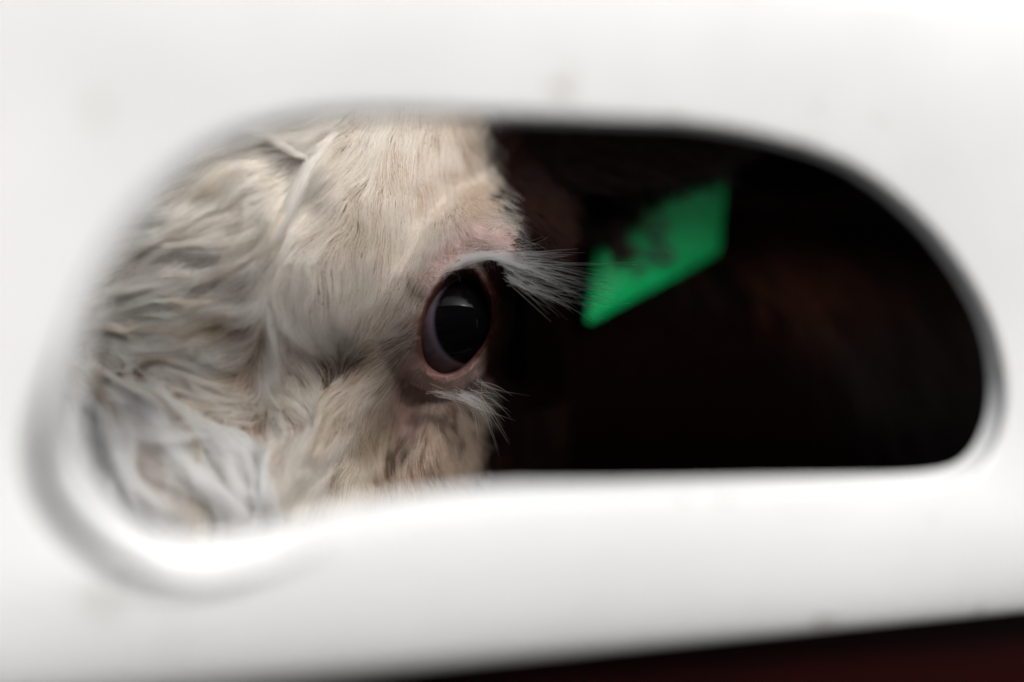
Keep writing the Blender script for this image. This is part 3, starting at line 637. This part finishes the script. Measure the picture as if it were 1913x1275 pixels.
# ---------------------------------------------------------------- lashes
def bez(a, b, c, K):
    t = np.linspace(0, 1, K)[None, :, None]; return (1 - t) ** 2 * a[:, None] + 2 * t * (1 - t) * b[:, None] + t * t * c[:, None]
def pt(px, py, y): x, z = px2xz(px, py, y); return np.stack([x, y * np.ones_like(x), z], -1)
def surf_pt(px, py, off=0):
    px = np.asarray(px, float); py = np.asarray(py, float); y = np.full(px.shape, .465)
    for _ in range(8):
        x, z = px2xz(px, py, y); y = .5 * y + .5 * np.minimum(samp(GHs, x, z), .4668)
    return pt(px, py, y - off)
def path_at(L, t):
    L = np.array(L, float); s = np.concatenate([[0], np.cumsum(np.linalg.norm(np.diff(L, axis=0), axis=1))]); s /= s[-1]
    return np.interp(t, s, L[:, 0]), np.interp(t, s, L[:, 1])
def lashes(name, n, root, mid, tip, ydelta, rj, tj, r0, colr, K=12):
    t = rng.random(n); a = path_at(root, t); b = path_at(mid, np.clip(t + rng.normal(0, .08, n), 0, 1)); c = path_at(tip, np.clip(t + rng.normal(0, .13, n), 0, 1))
    cx_ = c[0] + rng.normal(0, tj, n); cy_ = c[1] + rng.normal(0, tj * .6, n)
    A = pt(a[0] + rng.normal(0, rj, n), a[1] + rng.normal(0, rj, n), np.full(n, .4596) + rng.normal(0, .0005, n)) if name.startswith('upper') else surf_pt(a[0] + rng.normal(0, rj, n), a[1] + rng.normal(0, rj, n), .0004)
    sc = 1.12 - rng.random(n) ** .9 * .62
    cx_ = a[0] + (cx_ - a[0]) * sc; cy_ = a[1] + (cy_ - a[1]) * sc
    bx = a[0] + (b[0] - a[0]) * sc + rng.normal(0, tj * .3, n); by = a[1] + (b[1] - a[1]) * sc + rng.normal(0, tj * .3, n)
    yb = A[:, 1] + rng.normal(0, .001, n); yc = A[:, 1] + ydelta * rng.uniform(-.5, 1., n)
    B = np.stack([*px2xz(bx, by, yb)[:1], yb, px2xz(bx, by, yb)[1]], 1); Cc = np.stack([px2xz(cx_, cy_, yc)[0], yc, px2xz(cx_, cy_, yc)[1]], 1)
    pts = bez(A, B, Cc, K); uu = np.linspace(0, 1, K)[None, :]
    cc = np.array(colr) * rng.uniform(.85, 1.1, (n, 1))
    return hair_obj(name, pts, r0 * (1 - .85 * uu ** 1.5) * rng.uniform(.7, 1.1, (n, 1)), np.clip(cc, 0, .95), M_lash, cow)
M_lash = hair_mat('pale_lash', .35)
WHT = (.97, .93, .86)
lashes('upper_eyelashes', 140, [(830, 508), (860, 482), (890, 474), (920, 480), (945, 498), (950, 530)],
       [(900, 475), (940, 470), (975, 480), (985, 500), (990, 525), (1000, 560)],
       [(985, 478), (1085, 482), (1110, 520), (1130, 560), (1100, 575), (1060, 600)], .010, 4, 20, .00018, WHT)
lashes('upper_eyelashes', 16, [(880, 476), (930, 485), (948, 520)], [(980, 478), (1010, 500), (1010, 555)], [(1170, 484), (1190, 560), (1185, 575)], .012, 3, 14, .00012, WHT)
lashes('upper_eyelashes', 38, [(818, 528), (830, 508), (856, 484), (900, 474)], [(850, 500), (868, 488), (890, 480), (930, 476)],
       [(862, 520), (895, 492), (930, 488), (975, 482)], .003, 5, 9, .00011, WHT)
lashes('lid_hair', 70, [(808, 530), (826, 500), (860, 470), (900, 455), (940, 462)], [(822, 515), (850, 480), (890, 460), (925, 455), (970, 465)],
       [(830, 508), (875, 476), (915, 462), (955, 462), (1005, 472)], .002, 9, 8, .00006, WHT, 8)
lashes('lid_hair', 45, [(915, 428), (935, 432), (958, 440), (970, 470)], [(925, 412), (955, 425), (985, 440), (995, 475)],
       [(950, 425), (975, 440), (1010, 450), (1020, 480)], .004, 8, 12, .00007, WHT, 8)
lashes('lower_eyelashes', 62, [(800, 728), (840, 740), (875, 734), (900, 712)], [(860, 738), (885, 748), (910, 745), (915, 720)],
       [(890, 752), (935, 790), (945, 780), (940, 742)], -.004, 6, 20, .00012, (.85, .77, .69))
lashes('lower_eyelashes', 12, [(860, 738), (895, 740)], [(905, 760), (915, 770)], [(915, 860), (945, 820)], -.003, 3, 10, .0001, WHT)

# dark wisps hanging from the rim of the ear over the tag
def wisps(n, root, tip, y):   # soft edge
    t = rng.random(n); a = path_at(root, t); c = path_at(tip, t); ax_ = a[0] + rng.normal(0, 5, n); az_ = a[1] + rng.normal(0, 6, n)
    tx = c[0] + rng.normal(0, 9, n); tz = c[1] + rng.normal(0, 9, n); yy = np.full(n, y) + rng.normal(0, .003, n)
    A = pt(ax_, az_, yy); C2 = pt(tx, tz, yy - .004); Bm = pt((ax_ + tx) / 2 - 6, (az_ + tz) / 2 + 6, yy - .006)
    uu = np.linspace(0, 1, 8)[None, :]
    hair_obj('ear_fringe', bez(A, Bm, C2, 8), .00022 * (1 - .8 * uu ** 2) * np.ones((n, 1)), np.array([[.012, .006, .006]]) * rng.uniform(.5, 1.6, (n, 1)), M_dark, cow)
wisps(700, [(1045, 360), (1100, 360), (1150, 350), (1190, 340)], [(1065, 440), (1110, 460), (1150, 458), (1195, 408)], .552)
wisps(110, [(1130, 380), (1150, 370)], [(1160, 488), (1172, 496)], .550)
wisps(520, [(1180, 320), (1260, 280), (1370, 270)], [(1200, 405), (1270, 366), (1375, 338)], .554)
# ---------------------------------------------------------------- coarse coat on ear, neck and shoulder
def fur_on(name, mask_fn, n, length, flow, colr, K=6, rad0=.00016, lift=.25):
    me = body.data; nf = len(me.polygons); cen = np.empty(nf * 3, np.float32); me.polygons.foreach_get('center', cen); cen = cen.reshape(-1, 3)
    nor = np.empty(nf * 3, np.float32); me.polygons.foreach_get('normal', nor); nor = nor.reshape(-1, 3); ar = np.empty(nf, np.float32); me.polygons.foreach_get('area', ar)
    mk = mask_fn(cen, nor); sel = np.where(mk)[0]; print(name, 'faces', len(sel))
    if not len(sel): return
    pr = ar[sel] / ar[sel].sum(); f = sel[rng.choice(len(sel), n, p=pr)]
    c = cen[f].astype(float); nn_ = nor[f].astype(float); sp = np.sqrt(ar[f])[:, None]
    j = rng.normal(0, .45, (n, 3)) * sp; j -= (j * nn_).sum(1)[:, None] * nn_; p = c + j
    fl = np.array(flow, float)[None] + rng.normal(0, .22, (n, 3)); fl -= (fl * nn_).sum(1)[:, None] * nn_; fl /= np.linalg.norm(fl, axis=1)[:, None] + 1e-9
    L = length * rng.uniform(.6, 1.2, n); P = [p - nn_ * .001]; cur = p
    for k in range(1, K):
        u_ = k / (K - 1); v = fl + nn_ * (lift * (1.3 - 1.6 * u_)) + np.array([0, 0, -.12 * u_]); v /= np.linalg.norm(v, axis=1)[:, None]
        cur = cur + v * (L / (K - 1))[:, None]; P.append(cur)
    pts = np.stack(P, 1); cc = np.array(colr) * rng.uniform(.5, 1.5, (n, 1))
    if name == 'neck_hair':      # faint light on the shoulder, painted as a brighter rusty patch
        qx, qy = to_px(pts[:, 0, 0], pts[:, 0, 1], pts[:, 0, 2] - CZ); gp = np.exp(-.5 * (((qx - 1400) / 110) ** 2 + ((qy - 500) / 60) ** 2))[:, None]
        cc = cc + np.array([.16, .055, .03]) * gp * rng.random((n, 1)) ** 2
    return hair_obj(name, pts, rad0 * (1 - .8 * np.linspace(0, 1, K)[None, :] ** 2) * np.ones((n, K)), cc, M_dark, cow)
ez = CZ
fur_on('ear_hair', lambda c, n: (c[:, 0] > -.01) & (c[:, 0] < .2) & (c[:, 1] > .50) & (c[:, 1] < .62) & (c[:, 2] > ez + .02), 12000, .016, (.75, -.1, -.8), (.010, .005, .005), rad0=.00012, lift=.3)
fur_on('poll_hair', lambda c, n: (c[:, 0] > -.24) & (c[:, 0] < -.03) & (c[:, 1] > .40) & (c[:, 1] < .66) & (c[:, 2] > ez + .108), 26000, .040, (-.5, -.6, -.5), (.42, .31, .22), rad0=.0002, lift=.5)
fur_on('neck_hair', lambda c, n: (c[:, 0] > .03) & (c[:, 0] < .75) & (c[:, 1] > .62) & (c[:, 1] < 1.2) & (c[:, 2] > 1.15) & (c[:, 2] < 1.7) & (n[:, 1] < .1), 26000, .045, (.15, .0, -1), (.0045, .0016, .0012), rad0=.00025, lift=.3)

# ---------------------------------------------------------------- ear tag
def tagm(nt, n, l, b):
    noise_col(nt, n, l, b, (.000, .37, .105), (.001, .43, .125), 60); b.inputs['Roughness'].default_value = .5; b.inputs['Specular IOR Level'].default_value = .2
    b.inputs['Subsurface Weight'].default_value = .0; bump(nt, n, l, b, 500, .0002, .3)
M_tag = mat('green_plastic', tagm)
def inkm(nt, n, l, b): b.inputs['Base Color'].default_value = (.012, .02, .03, 1); b.inputs['Roughness'].default_value = .6
M_ink = mat('marker_ink', inkm)
def p3(px, py, y): x, z = px2xz(px, py, y); return Vector((x, y, z + CZ))
c0, c1, c2 = p3(1103, 608, .566), p3(1353, 472, .600), p3(1366, 330, .604)
ex = (c1 - c0); Wt = ex.length; ex.normalize(); eu = (c2 - c1); eu -= ex * eu.dot(ex) * 0; eu.normalize()
if True:
    pass
HT = .075
tagE = empty('ear_tag', c0 + ex * Wt / 2 + eu * HT, 'green plastic ear tag with dark handwritten marks hanging from the dark ear of the cow', 'ear tag')
ez_ = ex.cross(eu).normalized()
if ez_.y > 0: ez_ = -ez_
def tagp(a, b, d=0): return c0 + ex * (a * Wt) + eu * (b * HT) + ez_ * d
outl = []
def corner(ax_, bx2, r, a0, a1):
    for k in range(7):
        a = R(a0 + (a1 - a0) * k / 6); outl.append((ax_ + r / Wt * math.cos(a), bx2 + r / HT * math.sin(a)))
r_ = .0030; A_, B_ = r_ / Wt, r_ / HT
corner(A_, B_, r_, 180, 270); corner(1 - A_, B_, r_, 270, 360); corner(1 - A_, .80 - B_, r_, 0, 60); corner(.62, 1.05, r_, 30, 90); corner(.38, 1.05, r_, 90, 150); corner(A_, .80 - B_, r_, 120, 180)
n = len(outl); vv = []; 
for d, s in ((.0011, .985), (.0007, 1.0), (-.0007, 1.0), (-.0011, .985)):
    for a, b in outl:
        a2, b2 = .5 + (a - .5) * s, .5 + (b - .5) * s; bend = .004 * ((a2 - .5) * 2) ** 2
        vv.append(tagp(a2, b2, d - bend))
# subdivided faces so the bend shows: build via centre grid
ff_ = []
for r in range(3):
    for k in range(n): ff_.append((r * n + k, r * n + (k + 1) % n, (r + 1) * n + (k + 1) % n, (r + 1) * n + k))
for lay, d in ((0, .0011), (3, -.0011)):
    prev = [lay * n + k for k in range(n)]
    for s in (.75, .5, .25):
        cur = []
        for a, b in outl:
            a2, b2 = .5 + (a - .5) * s, .5 + (b - .5) * s; cur.append(len(vv)); vv.append(tagp(a2, b2, d - .004 * ((a2 - .5) * 2) ** 2))
        for k in range(n): ff_.append((prev[k], prev[(k + 1) % n], cur[(k + 1) % n], cur[k]))
        prev = cur
    vv.append(tagp(.5, .5, d)); 
    for k in range(n): ff_.append((prev[k], prev[(k + 1) % n], len(vv) - 1))
tp = mesh_obj('tag_plate', vv, ff_, M_tag); adopt(tp, tagE)
def stroke(pxs, wdt=.0026):
    # pen stroke given as tag coordinates through pixel positions solved on the tag plane
    pts = []
    for px, py in pxs:
        dr = Vector(((px - 956.5) / F, 1, (637.5 - py) / F)); o_ = Vector((0, 0, CZ))
        t = (c0 - o_).dot(ez_) / dr.dot(ez_); p = o_ + dr * t; a = (p - c0).dot(ex) / Wt
        pts.append(p + ez_ * (.0016 - .004 * ((a - .5) * 2) ** 2 + .0))
    cu = bpy.data.curves.new('pen', 'CURVE'); cu.dimensions = '3D'; cu.bevel_depth = wdt / 2; cu.bevel_resolution = 2
    s = cu.splines.new('NURBS'); s.points.add(len(pts) - 1); s.order_u = 3; s.use_endpoint_u = True
    for i, p in enumerate(pts): s.points[i].co = (*p, 1)
    return cu
strokes = [[(1195, 425), (1215, 408), (1240, 408), (1248, 424), (1232, 436), (1205, 434)],
           [(1215, 470), (1235, 458), (1258, 478), (1250, 490), (1222, 488), (1200, 480)],
           [(1236, 458), (1228, 446), (1212, 446)],
           [(1172, 470), (1188, 462), (1190, 478), (1176, 482)],
           [(1180, 503), (1190, 510), (1202, 504)]]
bmi = bmesh.new()
for s in strokes:
    cu = stroke(s); o = bpy.data.objects.new('x', cu); COL.objects.link(o); dg = bpy.context.evaluated_depsgraph_get()
    m_ = bpy.data.meshes.new_from_object(o.evaluated_get(dg))
    for v_ in m_.vertices:      # ink lies flat on the plate
        d_ = (v_.co - c0).dot(ez_); a_ = (v_.co - c0).dot(ex) / Wt; sf = .0011 - .004 * ((a_ - .5) * 2) ** 2
        v_.co += ez_ * (sf + .00035 + (d_ - sf) * .06 - d_)
    bmi.from_mesh(m_); bpy.data.objects.remove(o)
mi = bpy.data.meshes.new('handwriting'); bmi.to_mesh(mi); bmi.free(); mi.materials.append(M_ink)
hw = bpy.data.objects.new('handwriting', mi); COL.objects.link(hw); adopt(hw, tagE)
# stud
bs = bmesh.new(); sp_ = tagp(.5, 1.0, .001); M4 = Matrix.Translation(sp_) @ ez_.to_track_quat('Z', 'Y').to_matrix().to_4x4()
bmesh.ops.create_cone(bs, cap_ends=True, segments=32, radius1=.011, radius2=.009, depth=.004, matrix=M4)
bmesh.ops.create_cone(bs, cap_ends=True, segments=24, radius1=.0035, radius2=.0035, depth=.02, matrix=M4)
bmesh.ops.bevel(bs, geom=[e for e in bs.edges if e.calc_face_angle(0) > .6], offset=.0006, segments=2, affect='EDGES')
ms = bpy.data.meshes.new('stud'); bs.to_mesh(ms); bs.free(); ms.shade_smooth(); ms.materials.append(M_tag); st = bpy.data.objects.new('stud', ms); COL.objects.link(st); adopt(st, tagE)
